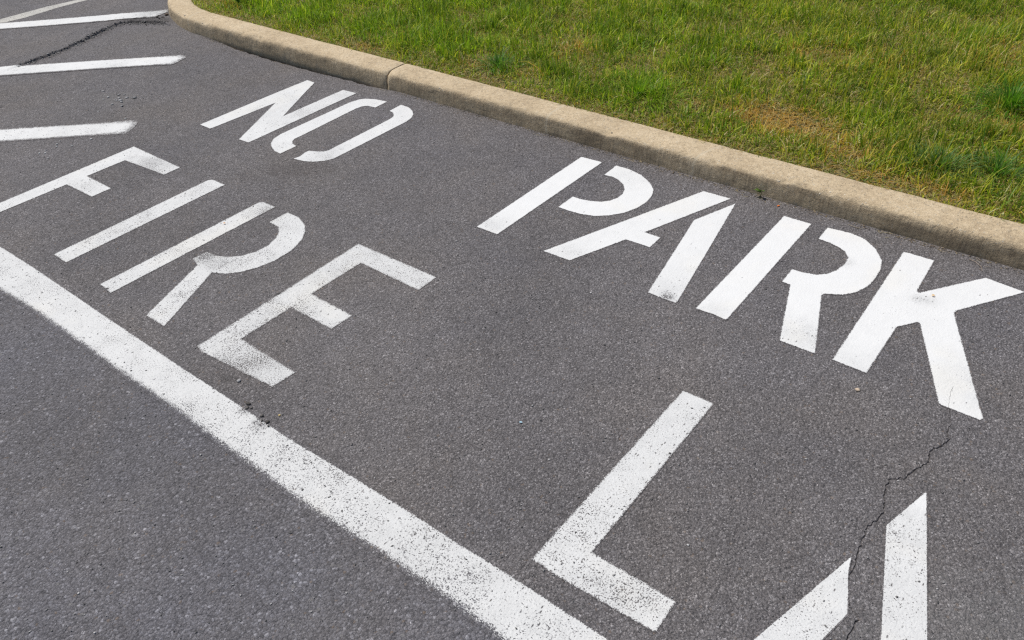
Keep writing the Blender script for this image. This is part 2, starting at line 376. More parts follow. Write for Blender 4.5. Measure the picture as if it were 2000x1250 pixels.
def poly_dist(x, y, P):
    """distance to polyline and side sign (+ = left of travel)"""
    x = np.asarray(x, float); y = np.asarray(y, float)
    best = np.full(x.shape, 1e9); sg = np.zeros(x.shape)
    for a, b in zip(P[:-1], P[1:]):
        dx, dy = b[0]-a[0], b[1]-a[1]; L = dx*dx+dy*dy+1e-12
        t = np.clip(((x-a[0])*dx+(y-a[1])*dy)/L, 0, 1)
        d = np.hypot(x-a[0]-t*dx, y-a[1]-t*dy)
        s = np.sign(dx*(y-a[1])-dy*(x-a[0]))
        m = d < best
        best = np.where(m, d, best); sg = np.where(m, s, sg)
    return best, sg

def hfun(x, y, gap=True):
    x = np.asarray(x, float); y = np.asarray(y, float)
    h = (fbm(x*.9+3, y*.9, 5, 2)-.5)*.006
    # sunken strip along the kerb toward the nose
    h = h - .022*np.exp(-((x+4.25)/.62)**2)*np.exp(-np.clip(KERB_Y-y, 0, 9)/.16)*(y < 3.4)
    # lip of the old pavement seam
    d, s = poly_dist(x, y, SE)
    f = sstep(1.80, 2.10, y)*(y < 3.6)
    lump = .35+.8*vnoise(x*22, y*22, 3)+.5*vnoise(x*70, y*70, 13)
    h = h + np.where(s > 0, .010*np.exp(-d/.22)*f*lump*sstep(-.004, .012, d), -.005*np.exp(-d/.05)*f)
    if gap:  # the asphalt has pulled away from the kerb here
        g = sstep(-4.95, -4.35, x)*sstep(-3.10, -3.75, x)
        w = .015*(.5+1.0*vnoise(x*30, x*0, 9))
        h = h - .032*g*sstep(KERB_Y-w-.007, KERB_Y-w, y)*(y < 3.1)
    return h

crack = [np.array(p) for p in PLAN['crack']]
# jag the crack between the surveyed points
pts = [crack[0]]
for a, b in zip(crack[:-1], crack[1:]):
    L = np.linalg.norm(b-a); n = max(1, int(L/.007)); d = (b-a)/max(L, 1e-6); nn = np.array((-d[1], d[0]))
    for i in range(1, n+1):
        pts.append(a+(b-a)*i/n+(nn*rng.normal(0, .0022) if i < n else 0))
crack = np.array(pts)
tan = np.gradient(crack, axis=0); tan /= np.linalg.norm(tan, axis=1)[:, None]+1e-9
nor = np.stack([-tan[:, 1], tan[:, 0]], 1)
tt = np.linspace(0, 1, len(crack))
cw = (.0007+.0015*sstep(.06, .25, tt))*(.25+1.3*fbm(tt*60, tt*0, 77, 2)+.5*rng.random(len(crack)))
cw[0] = cw[-1] = .0004
cl = crack+nor*cw[:, None]; cr = crack-nor*cw[:, None]

X0, X1, Y0, Y1 = -8.0, 1.6, -0.5, 3.55
gx = np.arange(X0, X1, .05); gy = np.arange(Y0, Y1, .05)
G = np.stack(np.meshgrid(gx, gy), -1).reshape(-1, 2)
G = G+rng.uniform(-.006, .006, G.shape)
dcr, _ = poly_dist(G[:, 0], G[:, 1], crack); dse, _ = poly_dist(G[:, 0], G[:, 1], SE)
G = G[(dcr > .014) & (dse > .03) & ~((np.abs(G[:, 1]-KERB_Y) < .03) & (G[:, 0] > -5.1) & (G[:, 0] < -2.9))]
extra = []
sl = []
for a, b in zip(SE[:-1], SE[1:]):
    n = max(1, int(np.linalg.norm(b-a)/.02))
    for i in range(n): sl.append(a+(b-a)*i/n)
sl = np.array(sl); st = np.gradient(sl, axis=0); st /= np.linalg.norm(st, axis=1)[:, None]+1e-9; sn = np.stack([-st[:, 1], st[:, 0]], 1)
for o in (-.022, -.009, -.003, .005, .014, .026): extra.append(sl+sn*(o+rng.normal(0, .0015, len(sl)))[:, None] if False else sl+sn*(o+rng.normal(0, .0012, (len(sl), 1))))
kx = np.arange(-5.1, -2.9, .012)
for o in (-.030, -.024, -.018, -.013, -.008, -.002, .012): extra.append(np.stack([kx+rng.uniform(-.003, .003, len(kx)), np.full(len(kx), KERB_Y+o)], 1))
far = np.array([(-250, -250), (250, -250), (250, 250), (-250, 250), (-30, -20), (20, -20), (20, 20), (-30, 20)], float)
P = np.concatenate([G]+extra+[far])
nP = len(P)
ci = list(range(nP, nP+len(crack))); li = list(range(nP+len(crack), nP+2*len(crack))); ri = list(range(nP+2*len(crack), nP+3*len(crack)))
P = np.concatenate([P, crack, cl, cr])
ed = [(a, b) for L in (ci, li, ri) for a, b in zip(L[:-1], L[1:])]
V2, E2, F2, ov, oe, of = delaunay_2d_cdt([Vector(p) for p in P.tolist()], ed, [], 0, 1e-6, True)
V2 = np.array([(v.x, v.y) for v in V2])
cset = set(ci)
deep = np.array([1.0 if any(q in cset for q in o) else 0.0 for o in ov])
zz = hfun(V2[:, 0], V2[:, 1])-.0045*deep
pav = mesh_obj('asphalt_pavement', np.column_stack([V2, zz]), F2, M['asphalt'])
tag(pav, 'grey aged asphalt of the fire lane and the drive beside it', kind='structure')

# ------------------------------------------------------------------ painted markings
def offset_poly(P, r):
    P = np.array(P, float); n = len(P)
    area = .5*np.sum(P[:, 0]*np.roll(P[:, 1], -1)-np.roll(P[:, 0], -1)*P[:, 1])
    if area < 0: P = P[::-1].copy()
    out = []
    for i in range(n):
        a, b, c = P[i-1], P[i], P[(i+1) % n]
        d1 = (b-a)/max(np.linalg.norm(b-a), 1e-9); d2 = (c-b)/max(np.linalg.norm(c-b), 1e-9)
        n1 = np.array((d1[1], -d1[0])); n2 = np.array((d2[1], -d2[0]))
        m = n1+n2; m /= max(np.linalg.norm(m), 1e-6)
        k = min(1/max(m.dot(n1), .35), 1.8)
        out.append(b+m*r*k)
    return P, np.array(out)

def inside(x, y, P):
    c = np.zeros(x.shape, bool); n = len(P)
    for i in range(n):
        x1, y1 = P[i]; x2, y2 = P[(i+1) % n]
        if y1 == y2: continue
        k = ((y1 > y) != (y2 > y)) & (x < (x2-x1)*(y-y1)/(y2-y1)+x1)
        c ^= k
    return c

def sheet(name, outline, wear, feather=.004, rim=.0035, lift=.0010, parent=None, mtl='white_paint', grid=.02,
          spots=(), feather_fn=None, cut=None):
    """one coat of paint: a thin sheet following the asphalt, with its edge distance and wear stored on it"""
    P, Q = offset_poly(outline, rim)
    # densify the border
    B = []
    for i in range(len(Q)):
        a, b = Q[i], Q[(i+1) % len(Q)]; n = max(1, int(np.linalg.norm(b-a)/(grid*1.5)))
        for k in range(n): B.append(a+(b-a)*k/n)
    B = np.array(B)
    lo, hi = Q.min(0), Q.max(0)
    g = np.stack(np.meshgrid(np.arange(lo[0], hi[0], grid), np.arange(lo[1], hi[1], grid)), -1).reshape(-1, 2)
    dB, _ = poly_dist(g[:, 0], g[:, 1], np.vstack([Q, Q[:1]]))
    g = g[inside(g[:, 0], g[:, 1], Q) & (dB > grid*.35)]
    # a ring of points on the true outline keeps the edge crisp
    R_ = []
    for i in range(len(P)):
        a, b = P[i], P[(i+1) % len(P)]; n = max(1, int(np.linalg.norm(b-a)/(grid*1.5)))
        for k in range(n): R_.append(a+(b-a)*k/n)
    for ins in (.0035, .010):   # inner rings carry the edge distance into narrow tips
        _, I_ = offset_poly(outline, -ins)
        D_ = []
        for i in range(len(I_)):
            a, b = I_[i], I_[(i+1) % len(I_)]; n = max(1, int(np.linalg.norm(b-a)/(grid*1.5)))
            for k in range(n): D_.append(a+(b-a)*k/n)
        D_ = np.array(D_); dd, _ = poly_dist(D_[:, 0], D_[:, 1], np.vstack([P, P[:1]]))
        R_ += list(D_[inside(D_[:, 0], D_[:, 1], P) & (dd > .0008)])
    for i in range(len(P)):
        a, b, c = P[i-1], P[i], P[(i+1) % len(P)]
        d1 = (a-b)/max(np.linalg.norm(a-b), 1e-9); d2 = (c-b)/max(np.linalg.norm(c-b), 1e-9); m_ = d1+d2
        if np.linalg.norm(m_) > .25:
            m_ /= np.linalg.norm(m_)
            sp = np.array([b+m_*q for q in (.004, .008, .013, .019, .026, .034, .043)])
            dd, _ = poly_dist(sp[:, 0], sp[:, 1], np.vstack([P, P[:1]]))
            R_ += list(sp[inside(sp[:, 0], sp[:, 1], P) & (dd > .0006)])
    V = np.concatenate([B, g, np.array(R_)])
    faces = [list(range(len(B)))]
    if cut is not None:
        n0 = len(V); V = np.concatenate([V, cut]); faces.append(list(range(n0, n0+len(cut))))
    v, e, f, ov_, oe_, of_ = delaunay_2d_cdt([Vector(p) for p in V.tolist()], [], faces, 1, 1e-6, True)
    f = [t_ for t_, o_ in zip(f, of_) if 0 in o_ and 1 not in o_]
    v = np.array([(q.x, q.y) for q in v])
    d, _ = poly_dist(v[:, 0], v[:, 1], np.vstack([P, P[:1]]))
    d = np.where(inside(v[:, 0], v[:, 1], P), d, -d)
    d = np.where(d < -rim*3, -rim, d)
    fe = feather if feather_fn is None else feather_fn(v[:, 0], v[:, 1])
    ed_ = d/fe
    w = np.full(len(v), wear, float)
    for (sx, sy, sr, sw) in spots:
        w += sw*np.exp(-((v[:, 0]-sx)**2+(v[:, 1]-sy)**2)/(sr*sr))
    z = hfun(v[:, 0], v[:, 1], False)+lift
    used = np.unique(np.array(f).ravel()); idx = -np.ones(len(v), int); idx[used] = np.arange(len(used))
    f = [[idx[k] for k in t_] for t_ in f]; v = v[used]; z = z[used]; ed_ = ed_[used]; w = w[used]
    c = P.mean(0)
    loc = None if parent is not None else (float(c[0]), float(c[1]), 0.0)
    o = mesh_obj(name, np.column_stack([v, z]), f, M[mtl], parent, loc=loc)
    for nm, val in (('edge', np.clip(ed_, -6, 6)), ('wear', np.clip(w, 0, 1.3))):
        a = o.data.attributes.new(nm, 'FLOAT', 'POINT'); a.data.foreach_set('value', val.astype(np.float32))
    return o

kcut = None
k_end = [i for i, q in enumerate(crack) if q[1] < 2.06][0]
kcut = np.concatenate([cl[:k_end]*.5+crack[:k_end]*.5, (cr[:k_end]*.5+crack[:k_end]*.5)[::-1]])[::-1]

def letter(keys, label, wear, group, spots=(), cut=None, feather=.004):
    gr_ = .008 if feather < .002 else .02
    if len(keys) == 1:
        o = sheet('painted_letter', PLAN[keys[0]], wear, feather, spots=spots, cut=cut)
        return tag(o, label, 'road letter', group)
    allp = np.concatenate([np.array(PLAN[k]) for k in keys]); c = allp.mean(0)
    root = empty('painted_letter', (float(c[0]), float(c[1]), 0.0))
    for k in keys: sheet('stroke', PLAN[k], wear, feather, parent=root, spots=spots, grid=gr_)
    return tag(root, label, 'road letter', group)

G1, G2 = 'letters of the row next to the kerb', 'letters of the row next to the edge line'
letter(['N'], 'white painted letter N, beside the split O near the curb joint', .36, G1, spots=[(-3.5, 2.45, .2, .12), (-3.38, 2.75, .10, .2)])
letter(['O_l', 'O_r'], 'white stencilled letter O in two long halves, right after the N', .34, G1, spots=[(-2.93, 2.2, .12, .22), (-3.2, 2.12, .06, .1)])
letter(['P_s', 'P_b'], 'bright white stencilled letter P with a detached round bowl, near the curb', .15, G1, spots=[(-1.86, 2.13, .08, .3), (-1.62, 2.82, .1, .15)])
letter(['A1_l', 'A1_r'], 'white stencilled letter A with a short crossbar, between P and R by the curb', .19, G1, spots=[(-1.5, 2.13, .1, .2), (-1.05, 2.15, .12, .22), (-1.04, 2.105, .025, .7)])
letter(['R1_s', 'R1_b'], 'bright white stencilled letter R between A and K near the curb', .13, G1, spots=[(-.87, 2.12, .05, .25), (-.56, 2.15, .1, .32), (-.62, 2.66, .03, .4)])
letter(['K'], 'thick white painted letter K with a crack through its lower leg', .15, G1, spots=[(-.335, 2.572, .026, .42), (-.30, 2.585, .024, .30), (-.07, 2.2, .12, .22), (-.4, 2.13, .08, .18)], cut=kcut)
letter(['F'], 'worn white painted letter F running off the left edge, with a faded top bar', .42, G2, spots=[(-3.55, 1.655, .10, .35), (-3.62, 1.37, .08, .1)], feather=.006)
letter(['I'], 'worn white painted letter I, a single long bar between F and R', .48, G2, spots=[(-3.18, 1.25, .15, .1)], feather=.006)
letter(['R2_s', 'R2_b'], 'worn white stencilled letter R with a faint inner corner, beside the edge line', .50, G2, spots=[(-2.66, 1.315, .05, .55), (-2.56, 1.33, .06, .25), (-2.75, 1.7, .05, .2)], feather=.006)
letter(['E'], 'worn white painted letter E with a speckled lower bar', .55, G2, spots=[(-1.98, 1.02, .16, .16), (-2.16, 1.2, .10, .08), (-2.16, 1.55, .1, .08), (-2.0, .985, .12, .10)], feather=.010)
letter(['L'], 'white painted letter L near the middle of the lower edge, flecked with wear', .50, G2, spots=[(-.56, 1.0, .08, .14)], feather=.006)
letter(['A2_l', 'A2_r'], 'white stencilled letter A cut off by the lower frame edge, beside the crack', .46, G2, spots=[(-.07, 1.7, .05, -.3), (-.14, 1.40, .03, -.2)], feather=.0014)

# long edge line
li_ = np.array(PLAN['line_in']); lo_ = np.array(PLAN['line_out'])
xs = np.arange(-12.0, 5.0, .12)
yi = np.interp(xs, li_[:, 0], li_[:, 1])+(fbm(xs*3, xs*0, 41, 2)-.5)*.004
yo = np.interp(xs, lo_[:, 0], lo_[:, 1])+(fbm(xs*3, xs*0, 43, 2)-.5)*.005
outl = np.concatenate([np.stack([xs, yo+.006], 1), np.stack([xs, yi-.002], 1)[::-1]])
def edge_feather(x, y): return np.where(y < .81, .019, .0045)
line = sheet('edge_line', outl, .52, rim=.018, feather_fn=edge_feather, grid=.025,
             spots=[(-1.81, .872, .022, .6), (-1.727, .862, .024, .75), (-1.5, .80, .3, .05), (-2.6, .80, .3, -.06), (-1.0, .77, .2, .08)])
tag(line, 'wide white painted edge line with a ragged outer side, running below the letters', 'road line')

def extend_bar(P, ybase, i0, i1, j0, j1):
    """prolong a hatch bar down to the edge line: P[i0]->P[i1] and P[j0]->P[j1] are its long sides, ends at i0 and j0"""
    P = [np.array(p, float) for p in P]
    def ext(a, b):  # beyond a, away from b
        d = a-b; return a+d*(ybase-a[1])/d[1]
    P[i0], P[j0] = ext(P[i0], P[i1]), ext(P[j0], P[j1])
    return [tuple(p) for p in P]
def tip(c, f0): return lambda x, y: f0+.055*np.exp(-((x-c[0])**2+(y-c[1])**2)/.11**2)
HG = 'diagonal hatch bars'
b = sheet('hatch_bar', extend_bar(PLAN['barA'], .95, 0, 1, 4, 3), .34, .007, rim=.020, lift=.0020, grid=.02, spots=[(-5.7, 3.05, .15, .35)], feather_fn=tip((-5.68, 3.10), .016))
tag(b, 'farthest diagonal white hatch bar, ending at the curved end of the curb', 'road line', HG)
b = sheet('hatch_bar', extend_bar(PLAN['barB'], .95, 0, 1, 5, 4), .26, .008, rim=.020, lift=.0020, grid=.02, spots=[(-5.4, 1.95, .14, .2), (-5.0, 2.32, .1, .15)], feather_fn=tip((-4.73, 2.60), .016))
tag(b, 'middle diagonal white hatch bar with a rounded tip, above the letter F', 'road line', HG)
b = sheet('hatch_bar', extend_bar(PLAN['barC'], .95, 0, 1, 5, 4), .34, .010, rim=.020, grid=.02, spots=[(-4.3, 1.65, .2, .1)], feather_fn=tip((-4.07, 1.86), .022))
tag(b, 'nearest diagonal white hatch bar, just above the top of the letter F', 'road line', HG)
old = [(-6.68, 1.2), (-6.67, 1.8), (-6.639, 2.375), (-6.63, 2.713), (-6.588, 2.941), (-6.56, 3.2), (-6.57, 3.8), (-6.60, 5.5),
       (-6.49, 5.5), (-6.46, 3.8), (-6.46, 3.2), (-6.511, 2.983), (-6.527, 2.762), (-6.506, 2.502), (-6.535, 2.326), (-6.56, 1.8), (-6.57, 1.2)]
b = sheet('old_line', old, .55, .014, rim=.007, lift=.0008, mtl='old_paint', grid=.025)
tag(b, 'faded greyish old painted line in the far left corner', 'road line')

# ------------------------------------------------------------------ kerb
PROF = [(.012, -.12), (.006, -.05), (.003, -.03), (.002, -.012), (.003, .004), (.0045, .018), (.006, .032), (.008, .047), (.0098, .061),
        (.0128, .0715), (.0180, .0790), (.0255, .0845), (.036, .0880), (.054, .0902), (.080, .0912), (.105, .0918), (.130, .0918),
        (.152, .0910), (.166, .0890), (.173, .0840), (.175, .06), (.175, -.05)]
def kerb_path(s):
    """s = distance along the road face measured from the arc start; + toward +x; negative runs round the nose"""
    if s >= 0: return (ARC_C[0]+s, KERB_Y), (0.0, 1.0)
    a = -s/ARC_R
    if a < math.pi*.5:
        return (ARC_C[0]-ARC_R*math.sin(a), ARC_C[1]-ARC_R*math.cos(a)), (math.sin(a), math.cos(a))
    e = -s-ARC_R*math.pi*.5
    return (ARC_C[0]-ARC_R, ARC_C[1]+e), (1.0, 0.0)
from mathutils import noise as mnoise
def kerb(name, s0, s1, step, label):
    ss = [s0]; 
    while ss[-1] < s1-1e-6:
        st_ = step if (-1.9 < ss[-1] < 6.2) else .15
        ss.append(min(ss[-1]+st_, s1))
    V = []; n = len(PROF)
    for i, s in enumerate(ss):
        (px, py), (nx, ny) = kerb_path(s)
        endk = min((s-s0), (s1-s))
        for j, (o, z) in enumerate(PROF):
            q = Vector((s*1.0, o*1.0, z*1.0))
            big = mnoise.noise(q*9)*.0024+mnoise.noise(q*38+Vector((7, 0, 0)))*.0015
            chip = 0.0
            if 8 <= j <= 13:
                c_ = mnoise.noise(Vector((s*7, 3.1, 0)))+.6*mnoise.noise(Vector((s*26, 5.7, j*.35)))
                chip = max(0, c_-.14)*.0190*(1-abs(j-10.5)/3.5)
            if s < 1.85 and s > -1.8 and False: chip *= .5
            oo, z2 = o, z
            if j < 9: oo += big
            else: z2 += big*.8
            oo += chip*.7; z2 -= chip*.75
            if endk < .012 and z > 0:   # eased arris at the joint
                k = (1-endk/.012)*.004
                if j < 10: oo += k
                else: z2 -= k
            V.append((px+nx*oo, py+ny*oo, z2))
    F = []
    for i in range(len(ss)-1):
        for j in range(n-1):
            a = i*n+j; F.append((a, a+1, a+n+1, a+n))
    F.append(tuple(range(n-1, -1, -1))); F.append(tuple((len(ss)-1)*n+j for j in range(n)))
    me_c = kerb_path((s0+s1)/2)[0]
    o = mesh_obj(name, V, F, M['kerb_concrete'], loc=(float(me_c[0]), float(me_c[1]), 0.0))
    o.data.polygons.foreach_set('use_smooth', [len(p_.vertices) == 4 for p_ in o.data.polygons])
    bm = bmesh.new(); bm.from_mesh(o.data); bmesh.ops.recalc_face_normals(bm, faces=bm.faces); bm.to_mesh(o.data); bm.free()
    return tag(o, label, 'curb', 'concrete curb lengths')
JX = -3.272-ARC_C[0]
k1 = kerb('concrete_curb', -6.0, JX-.0035, .016, 'tan concrete curb length with the rounded end, left of the joint')
k2 = kerb('concrete_curb', JX+.0035, 16.0, .016, 'long straight tan concrete curb length, right of the joint')

ICO = None
def ico(sub=1):
    bm = bmesh.new(); bmesh.ops.create_icosphere(bm, subdivisions=sub, radius=1.0)
    v = np.array([q.co[:] for q in bm.verts]); f = np.array([[q.index for q in p_.verts] for p_ in bm.faces]); bm.free(); return v, f
IV, IF = ico(1)
def stones(P, size, colr, flat=.6, jit=.28, seed=3):
    """many small angular stones as one vertex/triangle soup"""
    r_ = np.random.default_rng(seed); n = len(P)
    a = r_.uniform(0, 6.28, n); sx = size*r_.uniform(.75, 1.3, n); sy = size*r_.uniform(.6, 1.05, n); sz = size*flat*r_.uniform(.7, 1.2, n)
    B = IV[None]*(1+r_.normal(0, jit, (n, len(IV), 1)).clip(-.45, .45))
    x = B[..., 0]*sx[:, None]; y = B[..., 1]*sy[:, None]; z = B[..., 2]*sz[:, None]
    c, s = np.cos(a)[:, None], np.sin(a)[:, None]
    V = np.stack([x*c-y*s, x*s+y*c, z], -1)+P[:, None]
    T = (IF[None]+np.arange(n)[:, None, None]*len(IV)).reshape(-1, 3)
    C = np.repeat(colr, len(IV), 0)
    return V.reshape(-1, 3), T, C

# pebbles showing in the worn arris of the kerb
for kk, a0, a1, n in ((k1, -1.2, JX-.02, 42), (k2, JX+.02, 5.3, 120)):
    s = rng.uniform(a0, a1, n); o_ = rng.uniform(.016, .060, n)
    s[: n//3] = rng.normal((a0+a1)*.5, .5, n//3).clip(a0, a1)
    Pp = []
    for q, oo in zip(s, o_):
        (px, py), (nx, ny) = kerb_path(q)
        z = np.interp(oo, [a_[0] for a_ in PROF[4:17]], [a_[1] for a_ in PROF[4:17]])-.0022
        Pp.append((px+nx*oo, py+ny*oo, z))
    shade = rng.uniform(.42, .82, (n, 1)); cc = shade*np.array([[1, .88, .70]])
    sz_ = rng.uniform(.0025, .0078, n); Pp = np.array(Pp); Pp[:, 2] -= sz_*.38; Pp[:, 1] += sz_*.2
    V, T, C = stones(Pp, sz_, cc, .8, .14)
    st_o = fast_mesh('exposed_stone', V, T, M['tinted_stone'], C, loc=tuple(kk.location))
    st_o.location = (0, 0, 0); st_o.parent = kk; st_o['kind'] = 'stuff'

# ------------------------------------------------------------------ lawn
def lawn_in(x, y, m=0.0):
    """distance inside the lawn from the back of the kerb (negative outside)"""
    x = np.asarray(x, float); y = np.asarray(y, float)
    d_s = y-(KERB_Y+KW)
    d_r = (ARC_R-KW)-np.hypot(x-ARC_C[0], y-ARC_C[1])
    d_w = x-(ARC_C[0]-ARC_R+KW)
    return np.where(x > ARC_C[0], d_s, np.where(y < ARC_C[1], d_r, d_w))-m
SOIL = KH-.016
b_ = [(26, KERB_Y+.168)]
b_ += [(x, KERB_Y+.168) for x in np.arange(4, -5.05, -.1)]
for a in np.linspace(0, math.pi/2, 16): b_.append((ARC_C[0]-(ARC_R-.168)*math.sin(a), ARC_C[1]-(ARC_R-.168)*math.cos(a)))
b_ += [(ARC_C[0]-ARC_R+.168, 40), (26, 40)]
bx_ = np.array(b_); inn = np.stack(np.meshgrid(np.arange(-6, 3, .09), np.arange(3.2, 8, .09)), -1).reshape(-1, 2)
inn = inn[lawn_in(inn[:, 0], inn[:, 1]) > .03]
LV, _, LF, _, _, _ = delaunay_2d_cdt([Vector(p) for p in np.concatenate([bx_, inn]).tolist()], [], [list(range(len(bx_)))], 1, 1e-6, True)
LV = np.array([(q.x, q.y) for q in LV])
def soil_z(x, y): return SOIL+(fbm(np.asarray(x)*3, np.asarray(y)*3, 71, 3)-.5)*.030*sstep(.03, .25, lawn_in(x, y))
soil = mesh_obj('lawn_soil', np.column_stack([LV, soil_z(LV[:, 0], LV[:, 1])]), LF, M['lawn_soil'], smooth=True)
tag(soil, 'brown thatchy soil of the lawn behind the curb', kind='structure')

R3 = np.array(cam.matrix_world.to_3x3())
def screen(x, y, z):
    d = np.stack([x, y, z-CAM_H], -1) @ R3
    return d[..., 0]/-d[..., 2]*1.582, d[..., 1]/-d[..., 2]*1.582   # half width 1.0, half height .625

def blades(x, y, z, h, w, lean, az, colr, seg=3, curl=.55):
    """curved tapering blades; returns verts, tris, colours"""
    n = len(x)
    tpos = np.linspace(0, 1, seg+1)
    rows = []
    fa = az+rng.normal(0, .5, n)+math.pi/2
    wx, wy = np.cos(fa), np.sin(fa)
    for k, t_ in enumerate(tpos):
        th = lean*(1-curl+curl*2*t_)
        out = h*t_*np.sin(th); up = h*t_*np.cos(np.minimum(th, 1.9))
        cx = x+np.cos(az)*out; cy = y+np.sin(az)*out; cz = z+up
        ww = w*.5*(1-.25*t_-.6*t_**3)
        if k < seg:
            rows.append(np.stack([cx-wx*ww, cy-wy*ww, cz], -1)); rows.append(np.stack([cx+wx*ww, cy+wy*ww, cz], -1))
        else: rows.append(np.stack([cx, cy, cz], -1))
    V = np.stack(rows, 1); nv = V.shape[1]
    tr = []
    for k in range(seg-1):
        a = 2*k; tr += [(a, a+1, a+3), (a, a+3, a+2)]
    a = 2*(seg-1); tr.append((a, a+1, a+2))
    T = (np.array(tr)[None]+np.arange(n)[:, None, None]*nv).reshape(-1, 3)
    # paler toward the base, tip slightly dry
    C = np.repeat(colr[:, None, :], nv, 1)
    return V.reshape(-1, 3), T, C.reshape(-1, 3)

GREEN = np.array([(.22, .35, .014), (.28, .395, .018), (.37, .455, .030), (.115, .215, .014), (.48, .52, .07), (.22, .335, .06), (.165, .275, .016)])
STRAW = np.array([(.66, .54, .24), (.56, .44, .16), (.74, .63, .34), (.46, .34, .12)])
YELL = np.array([(.54, .52, .06), (.48, .48, .05), (.58, .52, .08)])
BROWN = np.array([(.80, .46, .09), (.66, .38, .08), (.80, .55, .16)])
DRY = [(-1.236, 3.50, .24, .13, 1.5), (-.95, 3.36, .22, .07, .7), (-2.60, 3.80, .10, .16, .55), (-.35, 4.00, .20, .10, .7), (-2.95, 3.33, .08, .05, .6),
       (-3.72, 3.20, .10, .035, .8), (-.62, 3.20, .25, .05, .7), (-2.62, 3.36, .1, .06, .45), (-1.3, 4.4, .3, .15, .35), (-5.2, 3.32, .14, .08, .5), (-.5, 4.9, .35, .2, .35)]
def dryness(x, y):
    d = np.zeros(x.shape)
    for (cx, cy, rx, ry, k) in DRY: d = np.maximum(d, k*np.exp(-((x-cx)/rx)**2-((y-cy)/ry)**2))
    return np.minimum(d, 1.0)

def make_grass(n, bx, seg, vis, seed):
    x = rng.uniform(bx[0], bx[1], n); y = rng.uniform(bx[2], bx[3], n)
    d = lawn_in(x, y)
    sx, sy = screen(x, y, np.full(n, KH))
    vz = (np.abs(sx) < 1.5) & (np.abs(sy) < .90)
    k = (d > -.010) & (vz if vis else ~vz)
    dry = dryness(x, y)
    clump = fbm(x*7, y*7, 101, 3); broad = fbm(x*1.6, y*1.6, 131, 3)
    keep = rng.random(n) < np.clip(.62+.9*(clump-.5), .15, 1)*(1-.10*dry)*(.55+.45*sstep(0, .07, d))
    k &= keep
    x, y, d, dry, clump, broad = x[k], y[k], d[k], dry[k], clump[k], broad[k]; n = len(x)
    xx = np.clip((x+5)/4.5, 0, 1)
    h = .052*np.exp(rng.normal(0, .34, n))*(.30+1.45*clump)*(.50+.50*sstep(0, .20, d))*(1-.58*dry)
    w = rng.uniform(.0020, .0052, n)*(1.0+.25*(h > .06))
    lean = np.abs(rng.normal(.42, .34, n)); az = np.where(rng.random(n) < .72, rng.uniform(0, 6.283, n), fbm(x*5, y*5, 211, 2)*14+rng.normal(0, .5, n))
    pstraw = .05+.21*xx+.42*(.62-clump).clip(0, 1)*1.2+.55*(broad-.5)*(.4+xx)+.42*sstep(.20, .0, d)
    u = rng.random(n)
    g = GREEN[rng.integers(0, len(GREEN), n)]*(1.0+rng.normal(0, .20, (n, 1)))
    g = g*(1.10-.26*xx[:, None])
    s_ = STRAW[rng.integers(0, len(STRAW), n)]; yl = YELL[rng.integers(0, len(YELL), n)]; br = BROWN[rng.integers(0, len(BROWN), n)]
    c = np.where((u < pstraw*.62)[:, None], s_, np.where((u < pstraw*1.15)[:, None], yl, g))
    c = np.where((rng.random(n) < dry*.95)[:, None], np.where((rng.random(n) < .7)[:, None], br, s_), c)
    c = c*(1+rng.normal(0, .10, (n, 1)))*(.72+.72*fbm(x*9, y*9, 177, 2))[:, None]
    low = (u < pstraw*.62)
    lean = np.where(low, np.abs(rng.normal(.95, .40, n)), lean); h = np.where(low, h*.85, h)
    return blades(x, y, soil_z(x, y)-.004, h, w, np.clip(lean, 0, 1.6), az, np.clip(c, .01, .8), seg)

def make_thatch(n, bx):
    x = rng.uniform(bx[0], bx[1], n); y = rng.uniform(bx[2], bx[3], n); d = lawn_in(x, y)
    sx, sy = screen(x, y, np.full(n, KH)); k = (d > -.012) & (np.abs(sx) < 1.5) & (np.abs(sy) < .90)
    x, y = x[k], y[k]; n = len(x); dry = dryness(x, y)
    c = np.where((rng.random(n) < .45+.5*dry)[:, None], STRAW[rng.integers(0, len(STRAW), n)]*.8, np.where((rng.random(n) < .3)[:, None], BROWN[rng.integers(0, 3, n)]*.6, GREEN[rng.integers(0, len(GREEN), n)]*.8))
    c = np.where((rng.random(n) < dry*.60)[:, None], BROWN[rng.integers(0, 3, n)]*.85, c)
    return blades(x, y, soil_z(x, y)+rng.uniform(-.002, .010, n), rng.uniform(.018, .050, n), rng.uniform(.0022, .0048, n), rng.uniform(1.0, 1.5, n), rng.uniform(0, 6.283, n), c, 2, .2)
parts = [make_thatch(370000, (-6.2, 2.2, 3.09, 7.6)), make_grass(700000, (-6.2, 2.2, 3.1, 7.6), 3, True, 1), make_grass(260000, (-6.0, 4.0, 3.1, 9.5), 2, False, 2)]
off = 0; VV = []; TT = []; CC = []
for V, T, C in parts: VV.append(V); TT.append(T+off); CC.append(C); off += len(V)
lawn = fast_mesh('lawn_grass', np.concatenate(VV), np.concatenate(TT), M['grass_blade'], np.concatenate(CC))
tag(lawn, 'short green lawn grass mixed with straw behind the curb', 'grass', kind='stuff')

